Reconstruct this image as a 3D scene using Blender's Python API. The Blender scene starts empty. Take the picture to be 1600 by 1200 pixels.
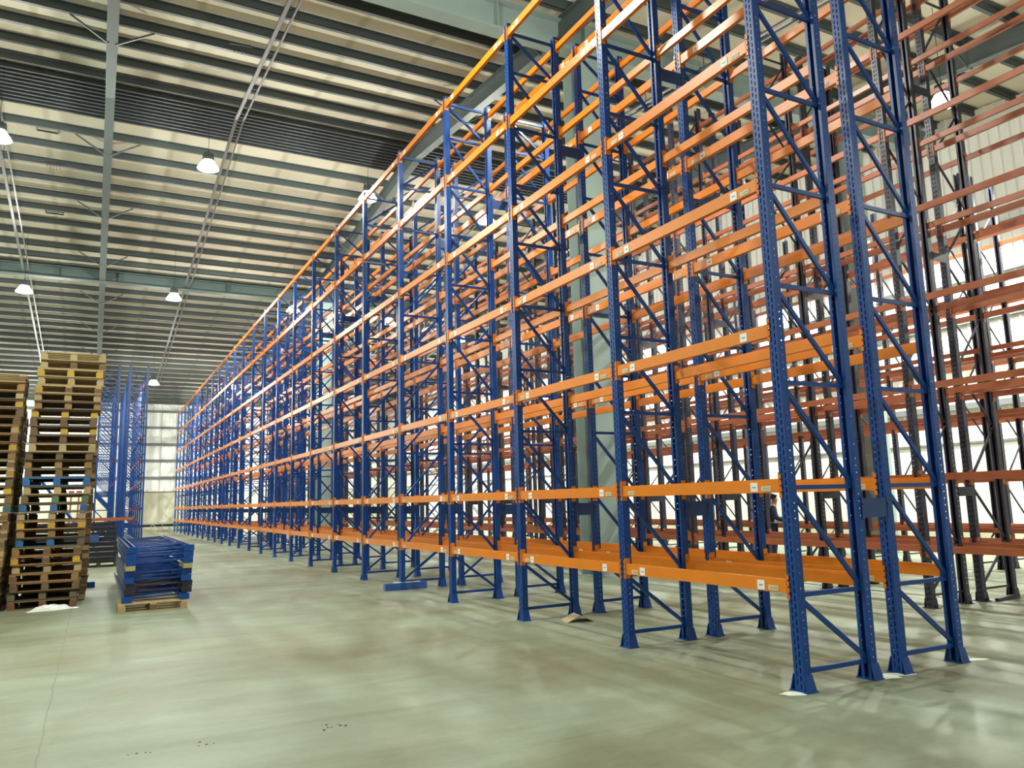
import bpy, bmesh, math, random
from mathutils import Matrix, Vector

S = 0.9            # survey units -> metres
sc = bpy.context.scene
COL = sc.collection
random.seed(7)

# ------------------------------------------------------------------ camera, view, world
cam_d = bpy.data.cameras.new('camera')
cam = bpy.data.objects.new('camera', cam_d)
COL.objects.link(cam)
CAMP = (-6.0846, -5.6455, 1.8911)
def _rot(r):
    th = math.sqrt(sum(a*a for a in r)); k = [a/th for a in r]
    K = Matrix(((0, -k[2], k[1]), (k[2], 0, -k[0]), (-k[1], k[0], 0)))
    return Matrix.Identity(3) + K*math.sin(th) + (K@K)*(1-math.cos(th))
_B = Matrix(((1, 0, 0), (0, 0, -1), (0, 1, 0)))
_R = _B @ _rot((-0.1521, 0.0112, 0.4892))
M4 = Matrix((_R[0], -_R[1], -_R[2])).transposed().to_4x4()
M4.translation = Vector(CAMP)*S
cam.matrix_world = M4
cam_d.sensor_width = 36
cam_d.lens = 1215.28/1600*36
cam_d.clip_end = 300
sc.camera = cam
sc.view_settings.view_transform = 'Standard'
sc.view_settings.look = 'None'
sc.view_settings.gamma = 1
sc.view_settings.exposure = -0.32
sc.view_settings.use_curve_mapping = False
sc.cycles.max_bounces = 6
sc.cycles.diffuse_bounces = 4
sc.cycles.glossy_bounces = 3
world = bpy.data.worlds.new('world'); sc.world = world
world.use_nodes = True
world.node_tree.nodes['Background'].inputs[0].default_value = (0.8, 0.85, 0.8, 1)
world.node_tree.nodes['Background'].inputs[1].default_value = 0.05

LAMP_W = 300.0
FILL_W = 900.0
LENS_E = 45.0
LAMP_COL = (0.96, 1.0, 0.91)
RIDGE_Y, RIDGE_Z, SLOPE = 21.09, 16.0, 0.1
def roof(y): return RIDGE_Z - SLOPE*abs(y-RIDGE_Y)
LAMPS = []          # (x, y, z) survey units, label
for x, y, z, lab in (
    (-3.2, 21.2, 13.55, 'large glaring high bay lamp beside the cable tray, just past the dark ridge'),
    (-9.18, 21.4, 13.47, 'high bay lamp cut by the left picture edge, level with the dark ridge'),
    (-9.35, 35.06, 12.1, 'high bay lamp just below the far green girder, above the pallet stacks'),
    (-3.14, 34.25, 12.18, 'high bay lamp hung beside the bright cable tray under the far girder'),
    (2.47, 21.4, 13.47, 'small bright lamp touching the top beam of the front blue rack'),
    (2.61, 34.5, 12.16, 'high bay lamp under the far girder just behind the front rack top beam'),
    (7.57, 21.67, 13.44, 'high bay lamp glowing between blue uprights left of the pale column'),
    (13.35, 37.1, 11.9, 'distant small lamp seen through the racks left of the pale column'),
    (12.79, 5.61, 11.95, 'large glaring high bay lamp among the navy uprights near the corner wall'),
    (-2.93, 51.3, 10.48, 'distant lamp at the end of the open aisle by the back wall'),
    (2.32, 51.5, 10.46, 'distant lamp behind the far end of the front rack'),
    (8.0, 51.5, 10.46, 'farthest lamp hidden deep among the racks'),
    (8.0, 35.0, 12.1, 'lamp over the second rack aisle below the far girder'),
    (-9.2, 51.3, 10.48, 'distant lamp above the far left racks'),
    ): LAMPS.append((x, y, z, lab))
OFF = [(x, y, roof(y)-2.5) for y in (-8.5, 6.0) for x in (-15.2, -9.2, -3.1, 3.0)] + \
      [(12.8, -8.5, 10.6), (-15.2, 21.3, 13.5), (-15.2, 35, 12.1), (15.5, 52, 10.4), (8.3, 62, 9.5), (3.0, 62.5, 9.5), (-9.5, 62, 9.5), (-15, 62, 9.5)]  # the last four, near the back wall, are added unseen to brighten it
WALL_FILL = [(17.6, y, 10.6) for y in (-4, 3, 10, 18, 27, 36, 46, 56)]       # unseen downward lights added to brighten the right wall
def add_light(x, y, z, watts=None, fill=1.0):
    d = bpy.data.lights.new('area_light', 'AREA'); d.shape = 'DISK'; d.size = 0.34
    d.energy = LAMP_W if watts is None else watts; d.color = LAMP_COL; d.spread = math.radians(165)
    o = bpy.data.objects.new('area_light', d); COL.objects.link(o)
    o.location = Vector((x, y, z-0.32))*S
    if not fill: return o
    d2 = bpy.data.lights.new('fill_light', 'POINT'); d2.shadow_soft_size = 0.14   # added fill below the lamp, lightens roof and walls in place of bounce
    d2.energy = FILL_W*fill; d2.color = LAMP_COL
    p = bpy.data.objects.new('fill_light', d2); COL.objects.link(p)
    p.parent = o; p.location = (0, 0, -0.24)
    return o
LIGHT_OBJS = [add_light(x, y, z, LAMP_W*(4.5 if x > 12 else 1), .25 if x > 12 else 1.0) for x, y, z, _ in LAMPS]
for x, y, z in OFF: add_light(x, y, z, LAMP_W*(4 if y > 60 else .5 if y < 0 else 1.3), 1.3 if y > 60 else .3 if y < 0 else .55 if x > 0 else .8)
for x, y, z in WALL_FILL: add_light(x, y, z, 1500.0, 0.0)

# ------------------------------------------------------------------ materials
def mat(name, col, rough=0.5, metal=0.0, noise=0.0, nscale=6.0, emit=0.0, spec=0.5, bump=0.0, coat=0.0, objcol=False, stretch=(1, 1, 1)):
    m = bpy.data.materials.new(name); m.use_nodes = True
    nt = m.node_tree; b = nt.nodes['Principled BSDF']
    b.inputs['Base Color'].default_value = (*col, 1)
    b.inputs['Roughness'].default_value = rough
    b.inputs['Metallic'].default_value = metal
    b.inputs['Specular IOR Level'].default_value = spec
    b.inputs['Coat Weight'].default_value = coat
    if emit:
        b.inputs['Emission Color'].default_value = (1, 1, 0.96, 1)
        b.inputs['Emission Strength'].default_value = emit
    tc = None
    if noise or bump or objcol:
        tc = nt.nodes.new('ShaderNodeTexCoord'); mp = nt.nodes.new('ShaderNodeMapping')
        mp.inputs['Scale'].default_value = stretch
        nz = nt.nodes.new('ShaderNodeTexNoise'); nz.inputs['Scale'].default_value = nscale
        nz.inputs['Detail'].default_value = 4
        nt.links.new(tc.outputs['Object'], mp.inputs[0]); nt.links.new(mp.outputs[0], nz.inputs['Vector'])
        mix = nt.nodes.new('ShaderNodeMix'); mix.data_type = 'RGBA'
        mix.inputs[6].default_value = (*[c*(1-noise) for c in col], 1)
        mix.inputs[7].default_value = (*[min(1, c*(1+noise)) for c in col], 1)
        nt.links.new(nz.outputs[0], mix.inputs[0])
        out = mix.outputs[2]
        if objcol:
            oi = nt.nodes.new('ShaderNodeObjectInfo'); mu = nt.nodes.new('ShaderNodeMix')
            mu.data_type = 'RGBA'; mu.blend_type = 'MULTIPLY'; mu.inputs[0].default_value = 1
            nt.links.new(out, mu.inputs[6]); nt.links.new(oi.outputs['Color'], mu.inputs[7]); out = mu.outputs[2]
        nt.links.new(out, b.inputs['Base Color'])
        if bump:
            bp = nt.nodes.new('ShaderNodeBump'); bp.inputs['Strength'].default_value = bump
            nt.links.new(nz.outputs[0], bp.inputs['Height']); nt.links.new(bp.outputs[0], b.inputs['Normal'])
    return m
M = {}
M['blue'] = mat('blue_paint', (0.005, 0.05, 0.235), 0.34, noise=0.12, spec=0.35)
M['blue_d'] = mat('blue_paint_plate', (0.006, 0.034, 0.15), 0.4, noise=0.12)
M['orange'] = mat('orange_paint', (0.72, 0.205, 0.004), 0.34, noise=0.08, spec=0.55)
M['navy'] = mat('old_navy_paint', (0.022, 0.022, 0.045), 0.45, noise=0.35, nscale=3)
M['redor'] = mat('old_red_orange_paint', (0.38, 0.108, 0.042), 0.4, noise=0.18, nscale=3)
M['steel'] = mat('primer_steel', (0.068, 0.084, 0.082), 0.5, noise=0.12, nscale=2)
M['purlin'] = mat('purlin_steel', (0.055, 0.068, 0.068), 0.55, noise=0.12, nscale=2)
M['pale'] = mat('pale_green_grey_paint', (0.26, 0.335, 0.31), 0.5, noise=0.06, nscale=1.2)
M['girder'] = mat('girder_paint', (0.055, 0.08, 0.075), 0.5, noise=0.1, nscale=1.2)
M['galv'] = mat('galvanised_steel', (0.45, 0.46, 0.46), 0.35, metal=0.8, noise=0.1)
M['black'] = mat('black_steel', (0.012, 0.012, 0.014), 0.5)
M['white'] = mat('white_sticker', (0.8, 0.8, 0.76), 0.6)
M['cream'] = mat('cream_sticker', (0.62, 0.55, 0.35), 0.6)
M['ink'] = mat('sticker_ink', (0.2, 0.25, 0.3), 0.6)
M['lens'] = mat('lamp_lens', (1, 1, 1), 0.4, emit=LENS_E)
M['bowl'] = mat('glowing_refractor_bowl', (1, 1, 1), 0.4, emit=14.0)
M['tray'] = mat('dull_tray_steel', (0.2, 0.2, 0.21), 0.35, metal=0.6)
M['crumb'] = mat('brown_dirt', (0.09, 0.085, 0.05), 0.9)
FX = [(-4.18, 1.35), (-5.27, 1.44), (-5.74, 1.47)]
M['wood'] = mat('pallet_wood', (.8, .8, .8), 0.8, noise=0.25, nscale=5, objcol=True, stretch=(1, 1, 6))
M['card'] = mat('cardboard', (0.42, 0.33, 0.2), 0.8, noise=0.15)
M['plastic'] = mat('clear_plastic_film', (0.7, 0.74, 0.7), 0.2, noise=0.1, bump=0.3)
M['bluefilm'] = mat('blue_film', (0.03, 0.09, 0.3), 0.3, noise=0.3)
M['cloth'] = mat('grey_rag', (0.4, 0.38, 0.24), 0.9, noise=0.35, nscale=9)
M['dust'] = mat('white_concrete_dust', (0.62, 0.67, 0.6), 0.9, noise=0.1)
M['darkpanel'] = mat('dark_ridge_sheet', (0.03, 0.036, 0.04), 0.5, noise=0.1)
M['jacket'] = mat('navy_work_clothes', (0.015, 0.022, 0.05), 0.8, noise=0.2)
M['skin'] = mat('skin', (0.35, 0.17, 0.1), 0.55)
M['hair'] = mat('dark_hair', (0.012, 0.01, 0.008), 0.7)
M['boot'] = mat('boot_leather', (0.02, 0.018, 0.016), 0.6)

def floor_mat():
    m = bpy.data.materials.new('polished_concrete'); m.use_nodes = True
    nt = m.node_tree; N = nt.nodes.new; L = nt.links.new; b = nt.nodes['Principled BSDF']
    tc = N('ShaderNodeTexCoord')
    def noise(scale, stretch=(1, 1, 1), detail=5, rough=0.55, dist=0.0, rz=0):
        mp = N('ShaderNodeMapping'); mp.inputs['Scale'].default_value = stretch; mp.inputs['Rotation'].default_value = (0, 0, rz)
        n = N('ShaderNodeTexNoise'); n.inputs['Scale'].default_value = scale; n.inputs['Detail'].default_value = detail
        n.inputs['Roughness'].default_value = rough; n.inputs['Distortion'].default_value = dist
        L(tc.outputs['Object'], mp.inputs[0]); L(mp.outputs[0], n.inputs['Vector']); return n.outputs[0]
    def ramp(v, a, c0, c, c1):
        r = N('ShaderNodeValToRGB'); r.color_ramp.elements[0].position = a; r.color_ramp.elements[0].color = (*c0, 1)
        r.color_ramp.elements[1].position = c; r.color_ramp.elements[1].color = (*c1, 1); L(v, r.inputs[0]); return r.outputs[0]
    def mix(f, a, c, mode='MIX'):
        x = N('ShaderNodeMix'); x.data_type = 'RGBA'; x.blend_type = mode
        if isinstance(f, float): x.inputs[0].default_value = f
        else: L(f, x.inputs[0])
        for i, v in ((6, a), (7, c)):
            if isinstance(v, tuple): x.inputs[i].default_value = (*v, 1)
            else: L(v, x.inputs[i])
        return x.outputs[2]
    base = ramp(noise(0.35, (1, 1, 1), 6, 0.6, 0.4), 0.36, (0.168, 0.166, 0.098), 0.64, (0.235, 0.278, 0.205))
    sw = ramp(noise(1.1, (0.35, 1.6, 1), 5, 0.65, 0.8, 0.6), 0.3, (0.84, 0.83, 0.78), 0.7, (1.1, 1.11, 1.12))
    c = mix(1.0, base, sw, 'MULTIPLY')
    fine = ramp(noise(14, (1, 1, 1), 4, 0.7), 0.3, (0.94, 0.94, 0.93), 0.7, (1.03, 1.03, 1.03))
    c = mix(1.0, c, fine, 'MULTIPLY')
    st = ramp(noise(0.9, (1, 1, 1), 3, 0.5, 0.6), 0.64, (0, 0, 0), 0.85, (0.45, 0.45, 0.45))
    c = mix(st, c, (0.22, 0.2, 0.11))
    # dark speckles and scuffs
    sp = ramp(noise(5.5, (1, 1, 1), 2, 0.4), 0.78, (0, 0, 0), 0.80, (0.5, 0.5, 0.5))
    c = mix(sp, c, (0.15, 0.15, 0.1))
    # saw-cut joints
    sx = N('ShaderNodeSeparateXYZ'); L(tc.outputs['Object'], sx.inputs[0])
    wob = noise(2.5, detail=3)
    def joint(sock, pos, w):
        a = N('ShaderNodeMath'); a.operation = 'SUBTRACT'; L(sock, a.inputs[0]); a.inputs[1].default_value = pos
        wb = N('ShaderNodeMath'); wb.operation = 'MULTIPLY_ADD'; L(wob, wb.inputs[0]); wb.inputs[1].default_value = 0.05; L(a.outputs[0], wb.inputs[2])
        s = N('ShaderNodeMath'); s.operation = 'SUBTRACT'; L(wb.outputs[0], s.inputs[0]); s.inputs[1].default_value = 0.025
        d = N('ShaderNodeMath'); d.operation = 'ABSOLUTE'; L(s.outputs[0], d.inputs[0])
        l = N('ShaderNodeMath'); l.operation = 'LESS_THAN'; L(d.outputs[0], l.inputs[0]); l.inputs[1].default_value = w
        k = N('ShaderNodeMath'); k.operation = 'MULTIPLY'; L(l.outputs[0], k.inputs[0]); k.inputs[1].default_value = 0.6
        return k.outputs[0]
    c = mix(joint(sx.outputs[0], -6.38*S, 0.006), c, (0.13, 0.13, 0.07))
    c = mix(joint(sx.outputs[1], -0.05*S, 0.004), c, (0.13, 0.13, 0.07))
    L(c, b.inputs['Base Color'])
    rr = ramp(noise(0.8, (0.5, 1.3, 1), 4, 0.6), 0.3, (0.42, 0.42, 0.42), 0.7, (0.6, 0.6, 0.6))
    L(rr, b.inputs['Roughness']); b.inputs['Specular IOR Level'].default_value = 0.32
    return m
M['floor'] = floor_mat()

def ceiling_mat():
    m = mat('roof_underside_insulation', (0.62, 0.575, 0.46), 0.8, noise=0.07, nscale=0.7)
    nt = m.node_tree; b = nt.nodes['Principled BSDF']
    tc = nt.nodes.new('ShaderNodeTexCoord'); w = nt.nodes.new('ShaderNodeTexWave')
    w.bands_direction = 'X'; w.inputs['Scale'].default_value = 0.17; w.inputs['Distortion'].default_value = 0.4; w.inputs['Detail'].default_value = 1
    r = nt.nodes.new('ShaderNodeValToRGB'); r.color_ramp.elements[0].position = 0.0; r.color_ramp.elements[0].color = (0.78, 0.78, 0.74, 1)
    r.color_ramp.elements[1].position = 0.05; r.color_ramp.elements[1].color = (1, 1, 1, 1)
    nt.links.new(tc.outputs['Object'], w.inputs['Vector']); nt.links.new(w.outputs[0], r.inputs[0])
    src = b.inputs['Base Color'].links[0].from_socket
    mu = nt.nodes.new('ShaderNodeMix'); mu.data_type = 'RGBA'; mu.blend_type = 'MULTIPLY'; mu.inputs[0].default_value = 1
    nt.links.new(src, mu.inputs[6]); nt.links.new(r.outputs[0], mu.inputs[7]); nt.links.new(mu.outputs[2], b.inputs['Base Color'])
    return m
M['ceil'] = ceiling_mat()
M['sheet'] = mat('white_wall_sheet', (0.80, 0.82, 0.78), 0.55, noise=0.05, nscale=0.6)
M['girt'] = mat('wall_girt', (0.16, 0.17, 0.17), 0.6)
M['concl'] = mat('pale_wall_panel', (0.72, 0.73, 0.68), 0.7, noise=0.08, nscale=0.5)
M['conc'] = mat('wall_concrete', (0.50, 0.49, 0.37), 0.85, noise=0.35, nscale=0.5)

# ------------------------------------------------------------------ mesh helper
class MB:
    def __init__(s): s.v = []; s.f = []; s.m = []; s.mi = 0
    def quad(s, a, b, c, d):
        n = len(s.v); s.v += [a, b, c, d]; s.f.append((n, n+1, n+2, n+3)); s.m.append(s.mi)
    def hexa(s, p):      # 8 points: bottom 4 ccw, top 4 ccw
        n = len(s.v); s.v += [tuple(q) for q in p]
        for f in ((3, 2, 1, 0), (4, 5, 6, 7), (0, 1, 5, 4), (1, 2, 6, 5), (2, 3, 7, 6), (3, 0, 4, 7)):
            s.f.append(tuple(n+i for i in f)); s.m.append(s.mi)
    def box(s, x0, x1, y0, y1, z0, z1):
        s.hexa([(x0, y0, z0), (x1, y0, z0), (x1, y1, z0), (x0, y1, z0), (x0, y0, z1), (x1, y0, z1), (x1, y1, z1), (x0, y1, z1)])
    def bar(s, a, b, w, h, up=(0, 0, 1)):
        a, b = Vector(a), Vector(b); d = (b-a).normalized(); u = Vector(up)
        if abs(d.dot(u)) > 0.98: u = Vector((1, 0, 0))
        r = d.cross(u).normalized()*w/2; t = r.cross(d).normalized()*h/2
        s.hexa([a-r-t, a+r-t, b+r-t, b-r-t, a-r+t, a+r+t, b+r+t, b-r+t])
    def cyl(s, a, b, r0, r1=None, n=12, caps=True):
        r1 = r0 if r1 is None else r1
        a, b = Vector(a), Vector(b); d = (b-a).normalized(); u = Vector((0, 0, 1)) if abs(d.z) < 0.9 else Vector((1, 0, 0))
        p = d.cross(u).normalized(); q = d.cross(p)
        k = len(s.v)
        for c, r in ((a, r0), (b, r1)):
            for i in range(n):
                t = 2*math.pi*i/n; s.v.append(tuple(c + p*math.cos(t)*r + q*math.sin(t)*r))
        for i in range(n):
            j = (i+1) % n; s.f.append((k+i, k+n+i, k+n+j, k+j)); s.m.append(s.mi)
        if caps:
            s.f.append(tuple(range(k, k+n))); s.m.append(s.mi)
            s.f.append(tuple(range(k+2*n-1, k+n-1, -1))); s.m.append(s.mi)
    def mesh(s, name, mats):
        me = bpy.data.meshes.new(name)
        me.from_pydata([(x*S, y*S, z*S) for x, y, z in s.v], [], s.f)
        for k in (mats if isinstance(mats, (list, tuple)) else [mats]): me.materials.append(M[k])
        if any(s.m): me.polygons.foreach_set('material_index', s.m)
        me.update(); return me
    def build(s, name, mats, parent=None, loc=(0, 0, 0), rot=None):
        return inst(name, s.mesh(name, mats), parent, loc, rot)
def inst(name, me, parent=None, loc=(0, 0, 0), rot=None):
    o = bpy.data.objects.new(name, me); COL.objects.link(o)
    o.location = Vector(loc)*S
    if rot: o.rotation_euler = rot
    if parent: o.parent = parent
    return o
def tag(o, label=None, cat=None, group=None, kind=None):
    if label: o['label'] = label
    if cat: o['category'] = cat
    if group: o['group'] = group
    if kind: o['kind'] = kind
    return o
def thing(name, label, cat, loc=(0, 0, 0), rz=0, group=None, kind=None):
    o = inst(name, None, None, loc, (0, 0, rz) if rz else None); o.empty_display_size = 0.2
    return tag(o, label, cat, group, kind)

# ------------------------------------------------------------------ setting: floor, walls, roof
XL, XR, YN, YF = -25.0, 20.0, -20.0, 69.2
b = MB(); b.box(XL-.3, XR+.3, YN-.3, YF+.3, -0.3, 0); f = b.build('floor', 'floor')
tag(f, 'greenish polished concrete floor with trowel marks and joints', 'floor', kind='structure')

def ribbed(p0, p1, z0, z1f, n, out, depth=0.05):
    """trapezoid-ribbed sheet from p0 to p1 (xy), bottom z0, top z1f(x,y); ribs stand out along `out`"""
    b = MB(); a = Vector((*p0, 0)); c = Vector((*p1, 0)); o = Vector((*out, 0)); pts = []
    for i in range(n):
        for t, d in ((0, 0), (.62, 0), (.72, 1), (.9, 1)): pts.append(a.lerp(c, (i+t)/n) + o*depth*d)
    pts.append(c)
    for u, w in zip(pts, pts[1:]):
        b.quad((u.x, u.y, z0), (w.x, w.y, z0), (w.x, w.y, z1f(w.x, w.y)), (u.x, u.y, z1f(u.x, u.y)))
    return b
RAILS = (10.45, 9.02, 7.55, 6.14, 4.66)
def wall(name, p0, p1, out, label, n):
    w = ribbed(p0, p1, 3.43, lambda x, y: roof(y), n, out).build(name, 'sheet')
    tag(w, label, 'wall', kind='structure')
    a = Vector((*p0, 0)); c = Vector((*p1, 0)); o = Vector((*out, 0))
    for z in RAILS:
        g = MB(); g.bar(a+o*.12+Vector((0, 0, z)), c+o*.12+Vector((0, 0, z)), .16, .2); g.build('girt', 'girt', w)
    g = MB(); g.bar(a+o*.04+Vector((0, 0, 2.04)), c+o*.04+Vector((0, 0, 2.04)), .2, 2.78); g.build('concrete_panel', 'concl' if name == 'wall_right' else 'conc', w)
    g = MB(); g.bar(a+o*.0+Vector((0, 0, .55)), c+o*.0+Vector((0, 0, .55)), .1, .24); g.build('dark_gap', 'black', w)
    g = MB(); g.bar(a+o*.06+Vector((0, 0, .22)), c+o*.06+Vector((0, 0, .22)), .3, .44); g.build('plinth', 'conc', w)
    g = MB(); g.bar(a+o*.16+Vector((0, 0, 3.43)), c+o*.16+Vector((0, 0, 3.43)), .06, .07); g.build('flashing', 'girt', w)
    return w
wall('wall_back', (XL, YF), (XR, YF), (0, -1), 'white ribbed sheet wall over concrete at the far end of the aisle', 130)
wall('wall_right', (XR, YF), (XR, YN), (-1, 0), 'bright white ribbed sheet wall behind the old racks', 260)
wall('wall_left', (XL, YN), (XL, YF), (1, 0), 'white ribbed side wall beyond the pallet stacks', 200)
wall('wall_front', (XR, YN), (XL, YN), (0, 1), 'white ribbed wall behind the camera', 120)

b = MB()
for ya, yb in ((YN-.3, RIDGE_Y), (RIDGE_Y, YF+.3)):
    za, zb = roof(ya)+.02, roof(yb)+.02
    b.hexa([(XL-.3, ya, za), (XR+.3, ya, za), (XR+.3, yb, zb), (XL-.3, yb, zb), (XL-.3, ya, za+.2), (XR+.3, ya, za+.2), (XR+.3, yb, zb+.2), (XL-.3, yb, zb+.2)])
ceil = b.build('ceiling', 'ceil'); tag(ceil, 'cream insulated roof underside carried on dark purlins', 'ceiling', kind='structure')
ys = [RIDGE_Y-1.36*j for j in range(0, 31)] + [RIDGE_Y+3.72+1.36*j for j in range(0, 33)]
pm = MB(); pm.box(XL, XR, -.01, .01, -.24, -.02); pm.box(XL, XR, -.01, .11, -.24, -.225); pm.box(XL, XR, -.11, .01, -.035, -.02)
pme = pm.mesh('purlin', 'purlin')
for y in ys:
    if YN < y < YF: inst('purlin', pme, ceil, (0, y, roof(y)))
# dark ribbed ridge strip
b = MB()
y = RIDGE_Y+.45
while y < 23.7:
    b.box(XL, XR, y, y+.08, roof(y)-.24, roof(y)-.12); b.box(XL, XR, y+.08, y+.22, roof(y)-.18, roof(y)-.10); y += .22
b.build('ridge_soffit', 'darkpanel', ceil)
# rafters under the purlins
RX = (-16.9, -6.24, 4.42, 15.1)
for i, x in enumerate(RX):
    r = MB()
    for ya, yb in ((YN, RIDGE_Y), (RIDGE_Y, YF)):
        za, zb = roof(ya)-.25, roof(yb)-.25
        for (x0, x1, d0, d1) in ((-.14, .14, 0, -.03), (-.015, .015, -.03, -.60), (-.14, .14, -.60, -.63)):
            r.hexa([(x+x0, ya, za+d1), (x+x1, ya, za+d1), (x+x1, yb, zb+d1), (x+x0, yb, zb+d1), (x+x0, ya, za+d0), (x+x1, ya, za+d0), (x+x1, yb, zb+d0), (x+x0, yb, zb+d0)])
    ro = r.build('rafter', 'steel', ceil)
    for k, y in enumerate(ys):
        if not (2 < y < 62) or k % 4 != 3: continue
        for sgn in (-1, 1):
            fb = MB(); fb.bar((x+sgn*.08, y, roof(y)-.90), (x+sgn*1.05, y, roof(y)-.30), .05, .05); fb.build('fly_brace', 'purlin', ro)
# deep girders carrying the rafters across the hall
def girder(y, zb, zt, label, m):
    g = thing('roof_girder', label, 'girder', (0, y, 0), kind='structure')
    k = MB(); k.box(XL, XR, -.22, .22, zb, zb+.05); k.box(XL, XR, -.02, .02, zb+.05, zt-.05); k.box(XL, XR, -.22, .22, zt-.05, zt); k.build('girder_beam', m, g)
    for x in [XL+2.665*i+.84 for i in range(17)]:
        k = MB(); k.box(x-.012, x+.012, -.2, .2, zb+.05, zt-.05); k.build('stiffener', m, g)
    return g
girder(10.77, 13.86, 14.70, 'pale green deep girder crossing above the pale column', 'pale')
girder(38.0, 13.42, 14.02, 'dark green deep girder crossing above the far half of the aisle', 'girder')
# columns
def column(x, y, h, label):
    c = thing('steel_column', label, 'column', (x, y, 0), kind='structure')
    k = MB(); k.box(-.38, .38, -.36, -.33, .03, h); k.box(-.38, .38, .33, .36, .03, h); k.box(-.015, .015, -.33, .33, .03, h); k.build('column_shaft', 'pale', c)
    k = MB(); k.box(-.45, .45, -.43, .43, 0, .03); k.build('base_plate', 'pale', c)
    k = MB(); k.box(-.42, .42, -.40, -.36, 6.5, 6.78); k.box(-.42, .42, .36, .40, 6.5, 6.78); k.build('dark_collar', 'girder', c)  # darker band of plates across both flanges at mid height
    return c
column(5.12, 10.77, 13.86, 'wide pale green steel column standing between the blue racks and the old racks')
column(5.12, 38.0, 13.42, 'distant pale steel column glimpsed through the blue racks')
column(15.6, 10.77, 13.86, 'pale column among the old racks near the right wall')

# ------------------------------------------------------------------ pallet racking
BW, BD = 0.12, 0.10      # post width along Y, depth along X
def post_mesh(h, sgn, holes, m, slot, side_holes=True):
    """open C section; perforated web at x=0 facing -x (sgn=1) or +x (sgn=-1), body runs to x=sgn*BD"""
    b = MB(); w = BW/2; X = lambda v: v*sgn
    def Q(p): b.quad(*p) if sgn > 0 else b.quad(*p[::-1])
    t = .012
    if holes:
        pit, hh, hw, off = slot
        cols = [(-w, -w+.03), (-w+.03, -w+.03+hw), (-w+.03+hw, w-.03-hw), (w-.03-hw, w-.03), (w-.03, w)]
        for i, (a, c) in enumerate(cols):
            if i in (1, 3):
                z = 0.0 if i == 1 else off; Z0 = 0
                while z < h:
                    z1 = min(z+pit-hh, h)
                    Q([(0, c, Z0 if z == off else z), (0, a, Z0 if z == off else z), (0, a, z1), (0, c, z1)]); z += pit
            else: Q([(0, c, 0), (0, a, 0), (0, a, h), (0, c, h)])
        # inner sheet edge behind the web (thickness)
        hwid = .016 if m == 'navy' else .013
        b.box(min(X(.004), X(.008)), max(X(.004), X(.008)), -hwid, hwid, 0, h)
    else: b.box(min(0, X(.006)), max(0, X(.006)), -w, w, 0, h)
    for s in (-1, 1):
        y0, y1 = (s*w, s*(w-.006))
        if holes and side_holes:
            pit = slot[0]; z = 0
            ya = s*w
            for (xa, xb, gap) in ((0, .047, 0), (.047, .056, 1), (.056, BD, 0)):
                if gap:
                    z = 0
                    while z < h:
                        b.quad((X(xa), ya, z), (X(xb), ya, z), (X(xb), ya, min(z+pit-.012, h)), (X(xa), ya, min(z+pit-.012, h))); z += pit
                else: b.quad((X(xa), ya, 0), (X(xb), ya, 0), (X(xb), ya, h), (X(xa), ya, h))
        else: b.box(min(0, X(BD)), max(0, X(BD)), min(y0, y1), max(y0, y1), 0, h)
        b.box(min(X(BD-.006), X(BD)), max(X(BD-.006), X(BD)), min(s*w, s*(w-.035)), max(s*w, s*(w-.035)), 0, h)
    return b.mesh('post', m)
def foot_mesh(sgn, m):
    b = MB(); w = BW/2; e = .022 if m == 'navy' else .045
    X = lambda v: v*sgn
    x0, x1 = sorted((X(-.03), X(BD+.03)))
    b.box(x0, x1, -w-.05, w+.05, 0, .012)
    # flared shoe
    xa, xb = sorted((X(-.006), X(BD+.004)))
    b.hexa([(xa-.012, -w-e, .012), (xb+.012, -w-e, .012), (xb+.012, -w-e+.01, .012), (xa-.012, -w-e+.01, .012),
            (xa, -w-.01, .16), (xb, -w-.01, .16), (xb, -w-.001, .16), (xa, -w-.001, .16)])
    b.hexa([(xa-.012, w+e-.01, .012), (xb+.012, w+e-.01, .012), (xb+.012, w+e, .012), (xa-.012, w+e, .012),
            (xa, w+.001, .16), (xb, w+.001, .16), (xb, w+.01, .16), (xa, w+.01, .16)])
    b.cyl((X(BD/2), -w-.03, .012), (X(BD/2), -w-.03, .04), .014, n=6)
    return b.mesh('foot_plate', m)
PAN = (.18, .90, 1.95, 3.02, 4.05, 5.15, 6.25, 7.30, 8.35, 9.40, 10.15)
PAN_OLD = (.2, 1.0, 2.0, 3.0, 4.0, 5.0, 6.0, 7.0, 8.0, 9.0, 10.0, 11.2)
def braces(h, pan, W, style):
    out = []
    zs = [z for z in pan if z < h-.1]
    for z in (zs if style != 'zig' else [zs[0], zs[-1]]): out.append(((BD*.9, 0, z), (W-BD*.9, 0, z)))
    for i, (a, c) in enumerate(zip(zs, zs[1:])):
        if style == 'n': out.append(((W-BD*.8, 0, a+.03), (BD*.8, 0, c-.03)))
        elif style == 'r': out.append(((BD*.8, 0, a+.03), (W-BD*.8, 0, c-.03)))
        else:
            m = (a+c)/2
            if i % 2 == 0: out.append(((BD*.8, 0, a+.03), (W-BD*.8, 0, c-.03)))
            else: out.append(((W-BD*.8, 0, a+.03), (BD*.8, 0, c-.03)))
    return out
_cache = {}
def C(key, fn):
    if key not in _cache: _cache[key] = fn()
    return _cache[key]
def brace_me(a, c, m, w):
    def f():
        b = MB(); b.bar(a, c, w, w*.75, up=(0, 1, 0)); return b.mesh('brace', m)
    return C(('br', a, c, m, w), f)
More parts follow.
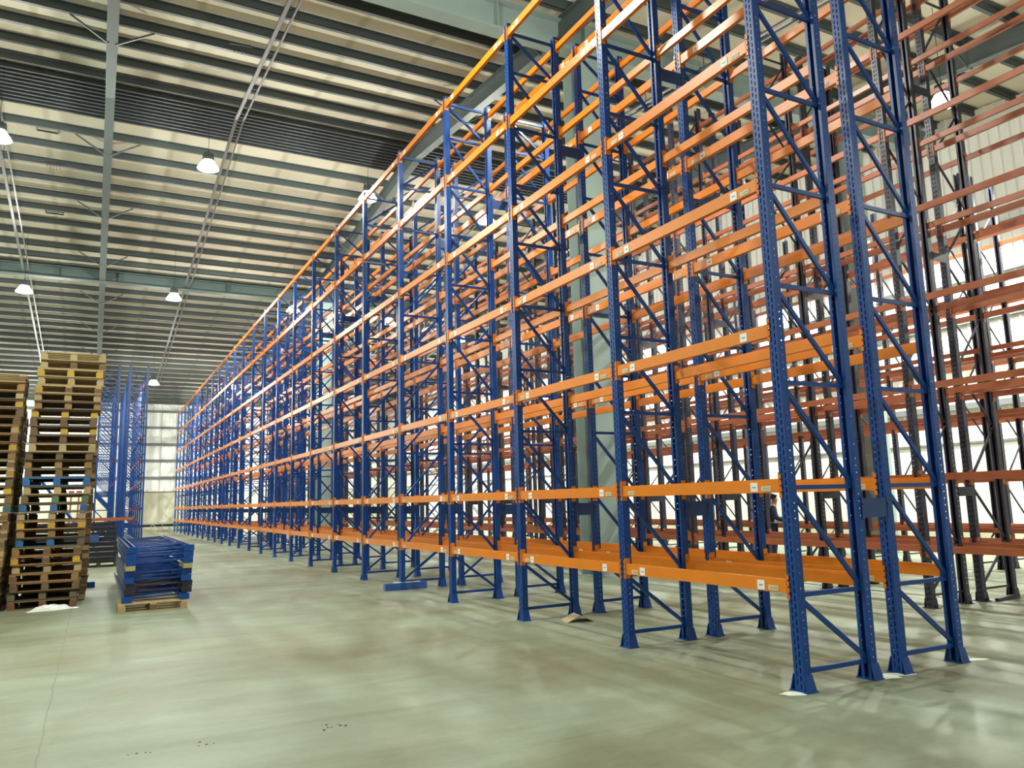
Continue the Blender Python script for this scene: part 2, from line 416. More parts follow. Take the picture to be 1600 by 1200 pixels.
def frame_far(h, pan, W, style, m, w, half_y=BW/2):
    def f():
        b = MB()
        for sgn, x in ((1, 0), (-1, W)):
            xa, xb = sorted((x, x+sgn*.008)); b.box(xa, xb, -half_y, half_y, 0, h)
            for s in (-1, 1):
                xa, xb = sorted((x, x+sgn*BD)); ya, yb = sorted((s*half_y, s*(half_y-.008))); b.box(xa, xb, ya, yb, 0, h)
            xa, xb = sorted((x-sgn*.03, x+sgn*(BD+.03))); b.box(xa, xb, -half_y-.05, half_y+.05, 0, .012)
            xa, xb = sorted((x-sgn*.006, x+sgn*(BD+.006)))
            b.hexa([(xa, -half_y-.045, .01), (xb, -half_y-.045, .01), (xb, half_y+.045, .01), (xa, half_y+.045, .01),
                    (xa, -half_y-.004, .15), (xb, -half_y-.004, .15), (xb, half_y+.004, .15), (xa, half_y+.004, .15)])
        for a, c in braces(h, pan, W, style): b.bar(a, c, w, w*.75, up=(0, 1, 0))
        return b.mesh('upright_frame', m)
    return C(('ff', h, W, style, m, w), f)

PITCH = 2.8
BH = {'orange': .135, 'redor': .108}
def beam_mesh(m, connectors, back):
    """origin: post face corner plane x=0 at the nearer post centre, beam top z=0; `back`: mirrored for the rear face"""
    def f():
        b = MB(); s = -1 if back else 1; h = BH[m]
        x0, x1 = sorted((s*.004, s*.062)); y0, y1 = BW/2+.006, PITCH-BW/2-.006
        # box with a step along the inner top edge
        b.box(x0, x1, y0, y1, -h, -.028)
        xs = sorted((s*.004, s*.036)); b.box(xs[0], xs[1], y0, y1, -.028, 0)
        if connectors: conn_geo(b, y0, 1, s); conn_geo(b, y1, -1, s)
        return b.mesh('beam', m)
    return C(('bm', m, connectors, back), f)
def conn_geo(b, y, d, s):
    # L plate: leg against the post side, leg lapping the post face
    ya, yb = sorted((y, y-d*.005)); xa, xb = sorted((s*-.008, s*.07)); b.box(xa, xb, ya, yb, -.19, .065)
    ya, yb = sorted((y+d*.002, y-d*.032)); xa, xb = sorted((s*-.008, s*-.002))
    n = 4
    for i in range(n):
        z0 = -.19 + i*.255/n; b.box(xa, xb, ya, yb, z0, z0+.255/n*.72)
    ya, yb = sorted((y+d*.002, y-d*.014)); b.box(xa, xb, ya, yb, -.19, .065)
def conn_mesh(m, d, s):
    def f():
        b = MB(); conn_geo(b, 0, d, s); return b.mesh('beam_connector', m)
    return C(('cn', m, d, s), f)
def sticker_me(kind, s):
    def f():
        b = MB()
        w, h = (.10, .095) if kind == 'white' else (.13, .05)
        xa, xb = sorted((s*-.001, s*.004)); b.box(xa, xb, 0, w, 0, h)
        b.mi = 1; xa, xb = sorted((s*-.002, s*-.001))
        if kind == 'white': b.box(xa, xb, w*.25, w*.75, h*.42, h*.55)
        else:
            for i in range(6): b.box(xa, xb, w*(.1+.13*i), w*(.1+.13*i+.05), h*.25, h*.75)
        return b.mesh('sticker', ['white' if kind == 'white' else 'cream', 'ink'])
    return C(('st', kind, s), f)
BEAM_RND = random.Random(3)
def rack_row(name, label, x, y0, nb, W, h, levels, mf, mb, pan, style, near, near_beams, stick=0, slot=(.075, .050, .014, .0375), holes=True, bw=.045, bays=None, faces=(0, 1), skip=(), beam_cap=98, group=None, flips=()):
    root = thing(name, label, 'pallet rack', (x, y0, 0), group=group)
    rnd = random.Random(int(abs(x)*10)+nb)
    for i in range(nb+1):
        st = style
        if i in flips: st = 'r'
        elif i > 5 and style == 'n' and rnd.random() < .3: st = 'r'
        if i < near:
            fr = inst('upright_frame', None, root, (0, PITCH*i, 0)); fr.empty_display_size = .2
            for sgn, px in ((1, 0), (-1, W)):
                inst('post', C(('post', h, sgn, mf, slot, holes), lambda: post_mesh(h, sgn, holes, mf, slot)), fr, (px, 0, 0))
                inst('foot_plate', C(('foot', sgn, mf), lambda: foot_mesh(sgn, mf)), fr, (px, 0, 0))
            for a, c in braces(h, pan, W, st): inst('brace', brace_me(a, c, mf, bw), fr)
        else: inst('upright_frame', frame_far(h, pan, W, st, mf, bw), root, (0, PITCH*i, 0))
    todo = []
    for i in (bays if bays is not None else range(nb)):
        for l, z in enumerate(levels):
            for fc in faces:
                if (i, l, fc) in skip: continue
                todo.append((i, l, fc, z))
    parts, rest = [], []
    todo.sort(key=lambda t: t[0] + .45*t[2])
    for k, t in enumerate(todo): (parts if k < beam_cap else rest).append(t)
    for i, l, fc, z in parts:
        s = -1 if fc else 1; det = i < near_beams
        bo = inst('beam', beam_mesh(mb, not det, bool(fc)), root, (W if fc else 0, PITCH*i, z))
        if det:
            inst('beam_connector', conn_mesh(mb, 1, s), bo, (0, BW/2+.006, 0)); inst('beam_connector', conn_mesh(mb, -1, s), bo, (0, PITCH-BW/2-.006, 0))
        if i < stick and fc == 0:
            q = BEAM_RND.random()
            for yy, kind in ((.12, 'cream'), (.30, 'white')):
                if q > .2 or kind == 'white': tag(inst('sticker', sticker_me(kind, s), bo, (0, BW/2+yy, -.12 if kind == 'cream' else -.125)), 'cream barcode strip' if kind == 'cream' else 'white square label')
            for yy, kind in ((.26, 'cream'), (.40, 'white')):
                if BEAM_RND.random() > .25: tag(inst('sticker', sticker_me(kind, s), bo, (0, PITCH-BW/2-yy, -.12 if kind == 'cream' else -.125)), 'cream barcode strip' if kind == 'cream' else 'white square label')
    if rest:
        b = MB()
        for i, l, fc, z in rest:
            s = -1 if fc else 1; X0 = W if fc else 0
            x0, x1 = sorted((X0+s*.004, X0+s*.062)); b.box(x0, x1, PITCH*i+.06, PITCH*(i+1)-.06, z-BH[mb], z)
            for yy in (PITCH*i+.03, PITCH*(i+1)-.065):
                x0, x1 = sorted((X0-s*.008, X0+s*.07)); b.box(x0, x1, yy, yy+.035, z-.19, z+.065)
        o = b.build('beams', mb, root); o['kind'] = 'stuff'
    return root
LV = (1.05, 2.04, 3.637, 5.232, 6.83, 8.50, 10.18)
LO = (1.0, 2.15, 3.63, 5.1, 6.62, 8.16, 9.75, 11.1)
WA = 1.06
A = rack_row('pallet_rack', 'front row of blue uprights and bright orange beams lining the open aisle', 0, 0, 24, WA, 10.30, LV, 'blue', 'orange', PAN, 'n', 7, 7, stick=9, flips=(4, 5))
Bx = 1.44
Br = rack_row('pallet_rack', 'second row of blue uprights and orange beams, back to back behind the front row', Bx, 0, 24, WA, 10.30, LV, 'blue', 'orange', PAN, 'n', 5, 5, stick=3, flips=(4, 5))
# row spacers joining the two blue rows (children of the front row)
sp = MB(); sp.box(WA-.004, Bx+.004, -.066, -.060, -.10, .10); sp.box(WA-.03, WA+.004, -.07, -.06, -.12, .12); sp.box(Bx-.004, Bx+.03, -.07, -.06, -.12, .12)
sp.cyl((WA-.01, -.07, .04), (WA-.01, -.078, .04), .012, n=6); sp.cyl((Bx+.012, -.07, .04), (Bx+.012, -.078, .04), .012, n=6)
spm = sp.mesh('row_spacer', 'blue_d')
for i in range(25):
    for z in (1.72, 8.1): inst('row_spacer', spm, A, (0, PITCH*i, z))
# two old double rows and one single row towards the right wall
W2 = 1.0
OLDSLOT = (.085, .045, .028, .0)
OY = -.15
Cr = rack_row('old_pallet_rack', 'old navy rack row with red-orange beams, first one beyond the blue racks', 5.9, OY, 22, W2, 11.5, LO, 'navy', 'redor', PAN_OLD, 'zig', 9, 4, slot=OLDSLOT, bw=.035)
Dr = rack_row('old_pallet_rack', 'old navy rack row back to back with the first old row', 7.27, OY, 22, W2, 11.5, LO, 'navy', 'redor', PAN_OLD, 'zig', 9, 4, slot=OLDSLOT, bw=.035)
spo = MB(); spo.box(W2-.004, 1.374, -.066, -.06, -.08, .08); spom = spo.mesh('row_spacer', 'navy')
for i in range(12):
    for z in (1.85, 6.0, 9.2): inst('row_spacer', spom, Cr, (0, PITCH*i, z))
for x, lab in ((11.8, 'lower old navy rack row across the second aisle, nearer of the pair'), (13.2, 'lower old navy rack row across the second aisle, farther of the pair')):
    rack_row('old_pallet_rack', lab, x, OY, 14, W2, 9.75, LO[:6], 'navy', 'redor', PAN_OLD, 'zig', 8, 2, slot=OLDSLOT, bw=.035)
# far-left double row, mostly without beams
rack_row('pallet_rack', 'distant half-built blue rack row left of the open aisle, nearer the aisle', -4.56, 45.7, 7, WA, 10.6, LV, 'blue', 'redor', PAN, 'n', 0, 0, bays=range(1, 7), faces=(1,))
rack_row('pallet_rack', 'distant half-built blue rack row left of the open aisle, farther behind the pallets', -6.1, 45.7, 7, WA, 10.6, LV, 'blue', 'redor', PAN, 'n', 0, 0, bays=range(0, 5), faces=(1,))

# ------------------------------------------------------------------ ceiling fittings
def lamp_meshes():
    h = MB(); h.cyl((0, 0, .02), (0, 0, .30), .17, .13, 16)
    for k in range(12):
        t = math.pi*2*k/12; h.bar((math.cos(t)*.17, math.sin(t)*.17, .04), (math.cos(t)*.14, math.sin(t)*.14, .30), .012, .05)
    r = MB(); r.cyl((0, 0, .04), (0, 0, -.22), .18, .34, 24, caps=False); r.cyl((0, 0, -.22), (0, 0, -.24), .34, .345, 24, caps=False)
    l = MB(); l.cyl((0, 0, -.20), (0, 0, -.23), .33, .30, 24)
    k = MB(); k.cyl((0, 0, .30), (0, 0, .42), .02, n=8); k.cyl((0, 0, .42), (0, 0, 1.0), .008, n=6)
    return h.mesh('lamp_housing', 'steel'), r.mesh('reflector', 'bowl'), l.mesh('lamp_lens', 'lens'), k.mesh('hanger', 'black')
LH, LR, LL, LK = lamp_meshes()
for (x, y, z, lab), lo in zip(LAMPS, LIGHT_OBJS):
    t = thing('high_bay_lamp', lab, 'ceiling lamp', (x, y, z), group='high bay lamps under the roof')
    inst('lamp_housing', LH, t); inst('reflector', LR, t); inst('lamp_lens', LL, t); inst('hanger', LK, t)
    k = MB(); k.cyl((0, 0, 1.0), (0, 0, roof(y)-z), .008, n=6); k.build('suspension_wire', 'black', t)
    lo.parent = t; lo.location = Vector((0, 0, -.25))*S

def tray(x, y0, y1, label):
    t = thing('cable_tray', label, 'cable tray', (x, 0, 0))
    for ya, yb in ((y0, min(y1, RIDGE_Y)), (max(y0, RIDGE_Y), y1)):
        if yb <= ya: continue
        za, zb = roof(ya)-.75, roof(yb)-.75
        for dx, w, n in ((0, .10, 'tray_channel'), (.24, .05, 'conduit')):
            k = MB(); k.bar((dx, ya, za), (dx, yb, zb), w, .06); k.build(n, 'tray', t)
    for y in ys:
        if y0 < y < y1 and int(y*10) % 3 == 0:
            k = MB(); k.bar((-.06, y, roof(y)-.71), (.30, y, roof(y)-.71), .04, .03); k.bar((.1, y, roof(y)-.71), (.1, y, roof(y)-.22), .015, .015, up=(0, 1, 0)); k.build('tray_hanger', 'black', t)
    return t
tray(-2.35, 2, 60, 'thin steel cable tray running along the roof beside the open aisle lamps')
tray(-9.65, 2, 60, 'thin steel cable tray near the left picture edge of the roof')
tray(8.95, 2, 60, 'thin cable tray above the second rack aisle')
for (x, y, lab) in ((-8.2, 25.3, 'small black rectangular frame fixed on the cream roof, nearer one'), (-8.2, 32.2, 'small black rectangular frame fixed on the cream roof, farther one')):
    k = MB(); z = -.06
    for a, c in (((-.33, -.13, z), (.33, -.13, z)), ((-.33, .17, z), (.33, .17, z)), ((-.33, -.13, z), (-.33, .17, z)), ((.33, -.13, z), (.33, .17, z))): k.bar(a, c, .035, .05)
    tag(k.build('roof_frame', 'black', None, (x, y, roof(y))), lab, 'roof fitting')
for (x, y, lab) in ((-2.95, 16.4, 'dark cluster of hanging wires beside the cable tray above the aisle'), (-8.0, 27.2, 'small dark loop of wire hanging under a purlin at the left')):
    k = MB()
    for i in range(5): k.bar((-.25+.1*i, 0, -.3), (-.27+.11*i, .02, -.55-.04*(i % 2)), .012, .012, up=(0, 1, 0))
    k.bar((-.3, 0, -.33), (.3, 0, -.28), .03, .05)
    tag(k.build('hanging_wires', 'black', None, (x, y, roof(y))), lab, 'wires')

# ------------------------------------------------------------------ wooden pallets
def pallet_meshes(w=1.2, d=0.96, H=.17):
    t = MB(); n = 5
    for i in range(n):
        y = i*(d-.12)/(n-1); t.box(0, w, y, y+.12, H-.024, H)
    for x in (0, w/2-.055, w-.11): t.box(x, x+.11, 0, d, H-.047, H-.024)
    bl = MB(); bl.box(0, .13, 0, .12, 0, .10)
    sk = MB(); sk.box(0, w, 0, .11, 0, .022)
    return t.mesh('top_deck', 'wood'), bl.mesh('block', 'wood'), sk.mesh('bottom_board', 'wood')
PT, PB, PS = pallet_meshes()
ORD = ['lowest', 'second', 'third', 'fourth', 'fifth', 'sixth', 'seventh', 'eighth', 'ninth', 'tenth', 'eleventh', 'twelfth', 'thirteenth', 'fourteenth', 'fifteenth',
       'sixteenth', 'seventeenth', 'eighteenth', 'nineteenth', 'twentieth', 'twenty-first', 'twenty-second', 'twenty-third', 'twenty-fourth', 'twenty-fifth',
       'twenty-sixth', 'twenty-seventh', 'twenty-eighth', 'twenty-ninth', 'thirtieth', 'thirty-first']
WOODS = {'brown': (.20, .12, .055), 'pale': (.48, .36, .18), 'grey': (.16, .13, .085), 'orange': (.36, .20, .07), 'dark': (.09, .065, .04), 'red': (.22, .07, .045)}
PNT = {'blue': (.04, .15, .38), 'yellow': (.60, .38, .05), 'green': (.10, .22, .10), 'teal': (.06, .13, .14)}
def pallet(loc, rz, deck, block, label, group):
    t = thing('wooden_pallet', label, 'pallet', loc, rz, group)
    def c(o, k):
        base = (WOODS.get(k) or PNT.get(k)); j = rnd_p.uniform(.85, 1.15); o.color = (*[min(1, v*j) for v in base], 1)
    o = inst('top_deck', PT, t); c(o, deck)
    for i, x in enumerate((0, .535, 1.07)):
        for j, y in enumerate((0, .42, .84)):
            o = inst('block', PB, t, (x, y, .022)); c(o, block if rnd_p.random() < .85 else 'brown')
    for y in (0, .425, .85): o = inst('bottom_board', PS, t, (0, y, 0)); c(o, deck)
    return t
rnd_p = random.Random(11)
def stack(x, y, n, lean, special, who, group, top_extra=0.0, H=.1735):
    z = 0
    for i in range(n):
        deck = rnd_p.choice(('brown', 'orange', 'grey', 'brown', 'pale', 'dark')); block = rnd_p.choice(('brown', 'orange', 'pale', 'brown', 'grey'))
        if i in special: deck, block = special[i]
        dx = lean*i*H + rnd_p.uniform(-.025, .025)
        bn = {'blue': 'blue', 'yellow': 'yellow', 'green': 'green', 'red': 'reddish', 'teal': 'teal'}.get(block, 'wooden')
        o = ORD[i] if i < n-1 else 'topmost'
        pallet((x+dx, y+rnd_p.uniform(-.03, .03), z), rnd_p.uniform(-.012, .012), deck, block,
               f'{bn}-block pallet, {o} {"from the floor " if 0 < i < n-1 else ""}in the {who}', group)
        z += H
stack(-7.52, 12.9, 30, .062, {0: ('brown', 'red'), 1: ('dark', 'grey'), 3: ('orange', 'orange'), 5: ('orange', 'yellow'), 6: ('orange', 'orange'), 7: ('teal', 'blue'), 8: ('brown', 'orange'), 9: ('orange', 'yellow'),
      10: ('grey', 'pale'), 11: ('grey', 'blue'), 12: ('grey', 'green'), 13: ('pale', 'pale'), 14: ('blue', 'blue'), 15: ('grey', 'brown'), 16: ('brown', 'orange'), 20: ('brown', 'yellow'), 21: ('grey', 'brown'), 22: ('brown', 'yellow'),
      25: ('pale', 'yellow'), 27: ('pale', 'yellow'), 28: ('pale', 'pale'), 29: ('pale', 'pale')}, 'tall leaning stack beside the aisle', 'pallets in the tall leaning stack')
stack(-8.86, 12.75, 27, .055, {11: ('grey', 'teal'), 13: ('brown', 'yellow'), 16: ('pale', 'pale'), 18: ('orange', 'yellow'), 21: ('brown', 'orange'), 23: ('brown', 'yellow')}, 'stack cut by the left edge', 'pallets in the stack at the left edge')
stack(-7.36, 14.1, 20, .03, {}, 'stack behind the leaning one', 'pallets in the stack behind')
stack(-8.8, 14.05, 24, .03, {}, 'stack behind the left-edge one', 'pallets in the hidden stack')

# stack of long blue upright frames on a pallet
pallet((-5.60, 10.95, 0), .02, 'pale', 'pale', 'pale wooden pallet carrying the front end of the stacked blue frames', 'pallets under the frame stack')
pallet((-5.45, 15.3, 0), .02, 'pale', 'brown', 'wooden pallet under the far end of the stacked blue frames', 'pallets under the frame stack')
FL = 7.2
def flat_frame(z, x, m, label, dy, dark=False):
    t = thing('stacked_upright_frame', label, 'rack frame', (x, 11.0+dy, z), group='rack frames stacked flat on a pallet')
    for px in (0, 1.0):
        k = MB(); k.box(px, px+.12, 0, FL, .003, .022); k.box(px, px+.016, 0, FL, .022, .105); k.box(px+.104, px+.12, 0, FL, .022, .105)
        k.box(px-.03, px+.15, -.012, 0, 0, .115)
        k.build('post', m, t)
    rr = random.Random(int(z*100))
    ys_ = [.12+.14*rr.random()]
    while ys_[-1] < FL-.6: ys_.append(ys_[-1]+.42+.1*rr.random())
    for i, (a, c) in enumerate(zip(ys_, ys_[1:])):
        k = MB(); k.bar((.1, a, .06), (1.02, (c if i % 2 else a+.03), .05+.04*rr.random()), .035, .03); k.build('brace', m, t)
    return t
zz = .175
lay = [('blue', 'lowest blue upright frame in the stack on the pale pallet'), ('navy', 'lower of the two dark frames in the blue frame stack'), ('navy', 'upper of the two dark frames in the blue frame stack'),
       ('blue', 'blue upright frame resting on the dark frames of the stack'), ('blue', 'blue upright frame just below the wooden spacers of the stack'), None,
       ('blue', 'blue upright frame just above the wooden spacers of the stack'), ('blue', 'second blue upright frame from the top of the stack'), ('blue', 'topmost blue upright frame of the stack on the pallet')]
for i, e in enumerate(lay):
    if e is None:
        for px, lab in ((0, 'short wooden spacer block at the aisle-far side of the frame stack'), (1.0, 'short wooden spacer block at the rack side of the frame stack')):
            k = MB(); k.box(-.02, .14, 0, .9, 0, .085); o = tag(k.build('wooden_spacer', 'wood', None, (-5.50+px+.02, 10.93, zz)), lab, 'timber block'); o.color = (.45, .36, .14, 1)
        zz += .088; continue
    flat_frame(zz, -5.52+(.04 if e[0] == 'navy' else 0)+.012*i*.6, e[0], e[1], .10 if e[0] == 'navy' else rnd_p.uniform(-.02, .03)); zz += .118
# metal strap ends poking out of the stack
k = MB(); k.bar((0, 0, .1), (.22, .02, .12), .02, .006); k.bar((0, 0, .02), (.24, -.03, .03), .02, .006)
tag(k.build('steel_strap', 'galv', None, (-4.36, 11.3, .58)), 'loose steel strap ends sticking out of the blue frame stack', 'strap')

# dark stacked frames farther back, lying across
for i in range(8):
    t = thing('dark_steel_post', f'black steel post lying {ORD[i] if i else "lowest"} in the dark stack behind the pallets' if i < 7 else 'black steel rack post lying topmost in the dark stack behind the pallets', 'rack post', (-5.25-.02*i, 24.9+.03*i, .19+.17*i), group='black steel posts stacked behind the pallets')
    k = MB(); k.box(-4.2, 0, 0, 1.1, 0, .115); k.build('post', 'black', t)
    k = MB(); k.box(-4.2, 0, -.02, 0, .118, .150); k.box(-.12, 0, .0, 1.1, .115, .165); k.box(-4.2, -4.08, 0, 1.1, .115, .165); k.build('spacer_rail', 'navy', t)
pallet((-6.45, 24.95, 0), 0, 'grey', 'dark', 'weathered pallet under the stack of black steel posts', 'pallets under the black posts')
pallet((-8.9, 24.95, 0), 0, 'grey', 'dark', 'weathered pallet under the hidden end of the black posts', 'pallets under the black posts')
k = MB(); k.box(0, .32, 0, .14, 0, .22); tag(k.build('blue_plate', 'bluefilm', None, (-6.2, 24.84, .885)), 'bright blue plate hung on the stack of black posts', 'plate')
# orange beams resting on / behind the dark stack
t = thing('orange_beam', 'long orange beam lying across on top of the black post stack', 'beam', (-5.2, 25.2, 1.555), group='loose orange beams by the black stack')
k = MB(); k.box(-2.9, .35, 0, .06, 0, .11); k.build('beam_bar', 'redor', t); k = MB(); k.box(.35, .36, -.02, .1, -.0, .16); k.build('beam_connector', 'redor', t)
for i in range(4):
    t = thing('orange_beam', f'orange beam leaning upright behind the black stack, {("leftmost", "second from left", "third from left", "rightmost")[i]} of four', 'beam', (-7.35+.30*i, 34.0, 0), group='orange beams leaning upright')
    k = MB(); k.bar((0, 0, .02), (.06, .35, 2.75), .15, .07); k.build('beam_bar', 'redor', t)
    k = MB(); k.box(-.05, .17, .28, .40, 2.70, 2.82); k.build('beam_connector', 'redor', t)
t = thing('leaning_steel_beam', 'blue steel bar leaning diagonally behind the pallet stacks', 'steel bar', (-7.7, 33.4, 0))
k = MB(); k.bar((1.9, .1, .08), (-.7, .3, 3.6), .3, .1); k.build('bar', 'blue', t)

# ------------------------------------------------------------------ small things on the floor
def lump(name, loc, r, h, m, label, cat, seed=1, ang=0):
    rr = random.Random(seed); b = MB(); n = 14; k = 4
    rings = []
    for j in range(k+1):
        f = j/k; ring = []
        for i in range(n):
            t = 2*math.pi*i/n; q = (1-f*.85)*(1+rr.uniform(-.16, .16)); x, y = math.cos(t)*r[0]*q, math.sin(t)*r[1]*q
            ring.append((x*math.cos(ang)-y*math.sin(ang), x*math.sin(ang)+y*math.cos(ang), h*math.sin(f*math.pi/2)*(1+rr.uniform(-.25, .25)*(f > 0)*(f < 1))))
        rings.append(ring)
    base = 0
    for ring in rings: b.v += ring
    for j in range(k):
        for i in range(n):
            a, c = j*n+i, j*n+(i+1) % n; b.f.append((a, c, c+n, a+n)); b.m.append(0)
    b.f.append(tuple(k*n+i for i in range(n))); b.m.append(0)
    b.f.append(tuple(range(n-1, -1, -1))); b.m.append(0)
    o = b.build(name, m, None, loc)
    return tag(o, label, cat)
lump('plastic_sheet', (-6.72, 12.55, 0), (.42, .14), .10, 'plastic', 'crumpled white plastic sheet at the foot of the tall pallet stack', 'plastic sheet', 2, .25)
lump('plastic_bag', (-7.95, 12.55, 1.15), (.14, .14), .22, 'plastic', 'white plastic wrap caught on the left edge pallet stack', 'plastic wrap', 8)
t = thing('blue_bundle', 'blue film bundle lying around the foot of the fifth front upright', 'bundle', (0.05, 11.28, 0))
k = MB(); k.box(-.42, .55, -.16, -.02, 0, .15); k.build('bundle_body', 'bluefilm', t); k = MB(); k.box(-.2, .4, -.14, -.03, .152, .17); k.build('film', 'plastic', t)
t = thing('cardboard_flap', 'tented piece of cardboard lying open on the floor behind the second front bay', 'cardboard', (.70, 5.05, 0), -.25)
k = MB(); k.bar((-.22, 0, .0), (0, 0, .10), .34, .008, up=(0, 0, 1)); k.build('left_flap', 'card', t); k = MB(); k.bar((.22, 0, .0), (0, 0, .10), .34, .008, up=(0, 0, 1)); k.build('right_flap', 'card', t)
t = thing('carton', 'small brown carton on the floor under the far front bays', 'box', (2.75, 41.2, 0), .3)
k = MB(); k.box(-.35, .35, -.3, .3, 0, .5); k.build('carton_body', 'card', t); k = MB(); k.hexa([(-.35, -.3, .5), (-.05, -.3, .5), (-.05, .3, .5), (-.35, .3, .5), (-.5, -.3, .66), (-.49, -.3, .67), (-.49, .3, .67), (-.5, .3, .66)]); k.build('flap', 'card', t)
t = thing('blue_foot_piece', 'small blue steel offcut on the floor right of the pallet stacks', 'steel piece', (-6.15, 17.1, 0))
k = MB(); k.box(-.18, .18, -.06, .06, 0, .14); k.build('plate', 'blue', t); k = MB(); k.bar((-.02, 0, .12), (.03, 0, .34), .02, .02); k.build('rod', 'blue', t)
lump('wood_chip', (1.0, 1.2, 0), (.075, .02), .02, 'card', 'tiny pale wood chip on the floor near the first bay', 'wood chip', 5, -.5)
lump('rag', (8.55, 2.45, 0), (.42, .26), .12, 'cloth', 'crumpled grey-green rag around the foot of an old navy post', 'rag', 6)
k = MB(); k.bar((-.55, -.02, .03), (.2, .05, .05), .06, .05); tag(k.build('steel_bar', 'navy', None, (7.95, 2.47, 0)), 'short dark bar on the floor pointing at the crumpled rag', 'bar')
lump('brown_scrap', (2.2, 13.7, 0), (.16, .1), .10, 'card', 'small dark brown scrap under the front racks behind the blue bundle', 'scrap', 9)
for i, (x, y, rx, ry, lab) in enumerate(((-.06, -.02, .17, .08, 'front foot of the nearest blue upright'), (1.18, -.06, .16, .07, 'rear foot of the nearest front-row frame'),
                               (1.40, -.04, .17, .07, 'front foot of the nearest second-row frame'), (2.66, -.02, .2, .05, 'rear foot of the nearest second-row frame'))):
    o = lump('concrete_dust', (x, y, 0), (rx, ry), .006, 'dust', 'white drilling dust spilled around the '+lab, 'dust', 20+i, -.4)
    o['kind'] = 'stuff'
rr_ = random.Random(5)
for i, (x, y, lab) in enumerate((FX[0] + ('brown smudge of small crumbs on the open floor in the foreground',), FX[1] + ('cluster of tiny crumbs left of the brown smudge on the floor',), FX[2] + ('tiny crumbs nearest the floor joint in the foreground',))):
    k = MB()
    for j in range(9 if i == 0 else 4):
        a = rr_.uniform(0, 6.28); q = rr_.uniform(0, .16); w = rr_.uniform(.004, .010); px, py = math.cos(a)*q, math.sin(a)*q*.6
        k.hexa([(px-w*1.6, py-w, 0), (px+w*1.4, py-w*.8, 0), (px+w*1.2, py+w, 0), (px-w*1.3, py+w*.8, 0), (px-w, py-w*.6, w*.7), (px+w, py-w*.5, w*.6), (px+w*.8, py+w*.7, w*.7), (px-w, py+w*.5, w*.5)])
    o = tag(k.build('floor_crumbs', 'crumb', None, (x, y, 0)), lab, 'debris'); o['kind'] = 'stuff'
# low pipe rail along the back wall
t = thing('pipe_rail', 'low pipe rail with slanted braces in front of the far concrete wall', 'rail', (-2.6, 68.5, 0))
for i in range(5):
    k = MB(); k.bar((i*.9, 0, 0), (i*.9, 0, .75), .05, .05, up=(0, 1, 0)); k.build('rail_post', 'galv', t)
    if i % 2: 
        k = MB(); k.bar((i*.9, 0, .7), (i*.9+1.1, -.4, .03), .05, .05); k.build('rail_brace', 'galv', t)
k = MB(); k.bar((-.4, 0, .75), (4.2, 0, .75), .05, .05); k.build('top_rail', 'galv', t)

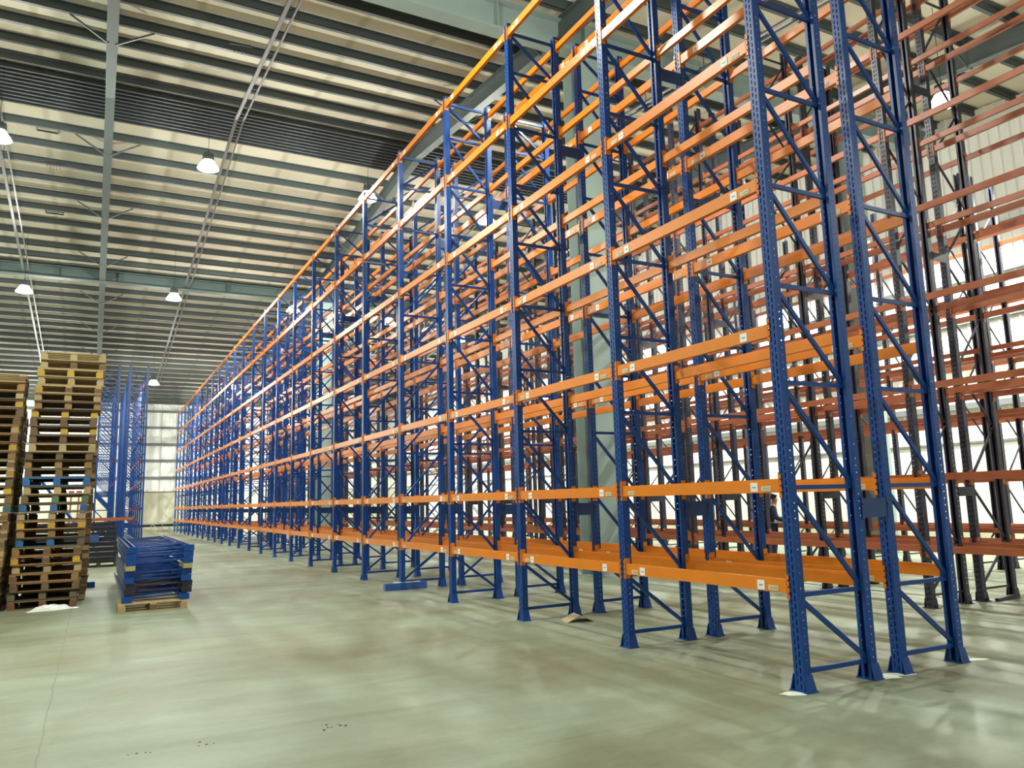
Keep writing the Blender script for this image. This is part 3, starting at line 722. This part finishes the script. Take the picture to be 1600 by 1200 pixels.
# ------------------------------------------------------------------ person between the old racks
def person(loc, rz):
    root = thing('person', 'person in dark navy work clothes holding clear plastic film, standing beyond the racks', 'person', loc, rz)
    H = 1.86
    J = {'pel': (0, 0, .98), 'sp': (0, -.03, 1.20), 'ch': (0, -.07, 1.42), 'nk': (0, -.10, 1.60), 'hd': (0, -.13, 1.70), 'tp': (0, -.13, 1.84),
         'hl': (-.10, 0, .94), 'kl': (-.12, -.03, .52), 'al': (-.12, .02, .09), 'tl': (-.13, -.16, .04),
         'hr': (.10, 0, .94), 'kr': (.12, -.06, .52), 'ar': (.13, 0, .09), 'tr': (.15, -.18, .04),
         'sl': (-.20, -.07, 1.50), 'el': (-.27, -.14, 1.22), 'wl': (-.16, -.38, 1.14),
         'sr': (.20, -.07, 1.50), 'er': (.28, -.12, 1.22), 'wr': (.18, -.38, 1.16)}
    E = [('pel', 'sp'), ('sp', 'ch'), ('ch', 'nk'), ('nk', 'hd'), ('hd', 'tp'), ('pel', 'hl'), ('hl', 'kl'), ('kl', 'al'), ('al', 'tl'), ('pel', 'hr'), ('hr', 'kr'), ('kr', 'ar'), ('ar', 'tr'),
         ('ch', 'sl'), ('sl', 'el'), ('el', 'wl'), ('ch', 'sr'), ('sr', 'er'), ('er', 'wr')]
    Rd = {'pel': .15, 'sp': .14, 'ch': .17, 'nk': .062, 'hd': .088, 'tp': .07, 'hl': .10, 'hr': .10, 'kl': .068, 'kr': .068, 'al': .045, 'ar': .045, 'tl': .035, 'tr': .035,
          'sl': .07, 'sr': .07, 'el': .05, 'er': .05, 'wl': .032, 'wr': .032}
    names = list(J)
    def skin(name, V, Ed, R, mats, sub=2, parent=root):
        me = bpy.data.meshes.new(name); me.from_pydata([tuple(c*S for c in v) for v in V], Ed, [])
        for q in mats: me.materials.append(M[q])
        o = bpy.data.objects.new(name, me); COL.objects.link(o); o.parent = parent
        md = o.modifiers.new('skin', 'SKIN'); md.use_smooth_shade = True
        for i, r in enumerate(R): me.skin_vertices[0].data[i].radius = (r*S, r*S)
        me.skin_vertices[0].data[0].use_root = True
        ss = o.modifiers.new('sub', 'SUBSURF'); ss.levels = sub; ss.render_levels = sub
        return o
    skin('body', [J[n] for n in names], [(names.index(a), names.index(c)) for a, c in E], [Rd[n] for n in names], ['skin'])
    # jacket and trousers slightly larger, following the limbs
    J['hem'] = (0, .0, .90); Rd['hem'] = .155
    up = ['hem', 'pel', 'sp', 'ch', 'sl', 'el', 'wl', 'sr', 'er', 'wr']; 
    skin('jacket', [J[n] for n in up], [(0, 1), (1, 2), (2, 3), (3, 4), (4, 5), (5, 6), (3, 7), (7, 8), (8, 9)], [Rd[n]+.024 for n in up], ['jacket'])
    lo = ['pel', 'hl', 'kl', 'al', 'hr', 'kr', 'ar']
    skin('trousers', [J[n] for n in lo], [(0, 1), (1, 2), (2, 3), (0, 4), (4, 5), (5, 6)], [Rd[n]+.02 for n in lo], ['jacket'])
    for a, c in (('al', 'tl'), ('ar', 'tr')):
        p, q = Vector(J[a]), Vector(J[c]); p.z = .05; q.z = .045
        skin('boot', [tuple(p+Vector((0, .06, 0))), tuple(p.lerp(q, .5)), tuple(q)], [(0, 1), (1, 2)], [.05, .052, .045], ['boot'])
    skin('hair', [(0, -.10, 1.80), (0, -.115, 1.835), (0, -.07, 1.74)], [(0, 1), (0, 2)], [.085, .075, .08], ['hair'])
    k = MB(); k.cyl((-.03, -.215, 1.73), (-.03, -.228, 1.73), .010, n=8); k.cyl((.03, -.215, 1.73), (.03, -.228, 1.73), .010, n=8); k.build('eyes', 'black', root)
    skin('nose', [(0, -.21, 1.72), (0, -.235, 1.695)], [(0, 1)], [.012, .014], ['skin'], 1)
    for s, w in ((-1, 'wl'), (1, 'wr')):
        p = Vector(J[w])
        V = [tuple(p), tuple(p+Vector((0, -.09, 0)))]; Ed = [(0, 1)]; R = [.032, .036]
        for i in range(4):
            q = p+Vector((-.03+.02*i, -.10, 0)); L = (.05, .06, .055, .045)[i]
            n = len(V); V += [tuple(q), tuple(q+Vector((0, -L*.7, -.01))), tuple(q+Vector((0, -L, -.045)))]; Ed += [(1, n), (n, n+1), (n+1, n+2)]; R += [.0105, .0095, .008]
        n = len(V); V += [tuple(p+Vector((-s*.035, -.05, 0))), tuple(p+Vector((-s*.06, -.09, -.015)))]; Ed += [(0, n), (n, n+1)]; R += [.011, .009]
        skin('hand', V, Ed, R, ['skin'], 1)
    return root
person((10.88, 10.67, 0), .75)
lump('film_bundle', (10.95, 10.50, 1.08), (.15, .13), .22, 'plastic', 'shiny crumpled clear film held by the person beyond the racks', 'plastic film', 12)
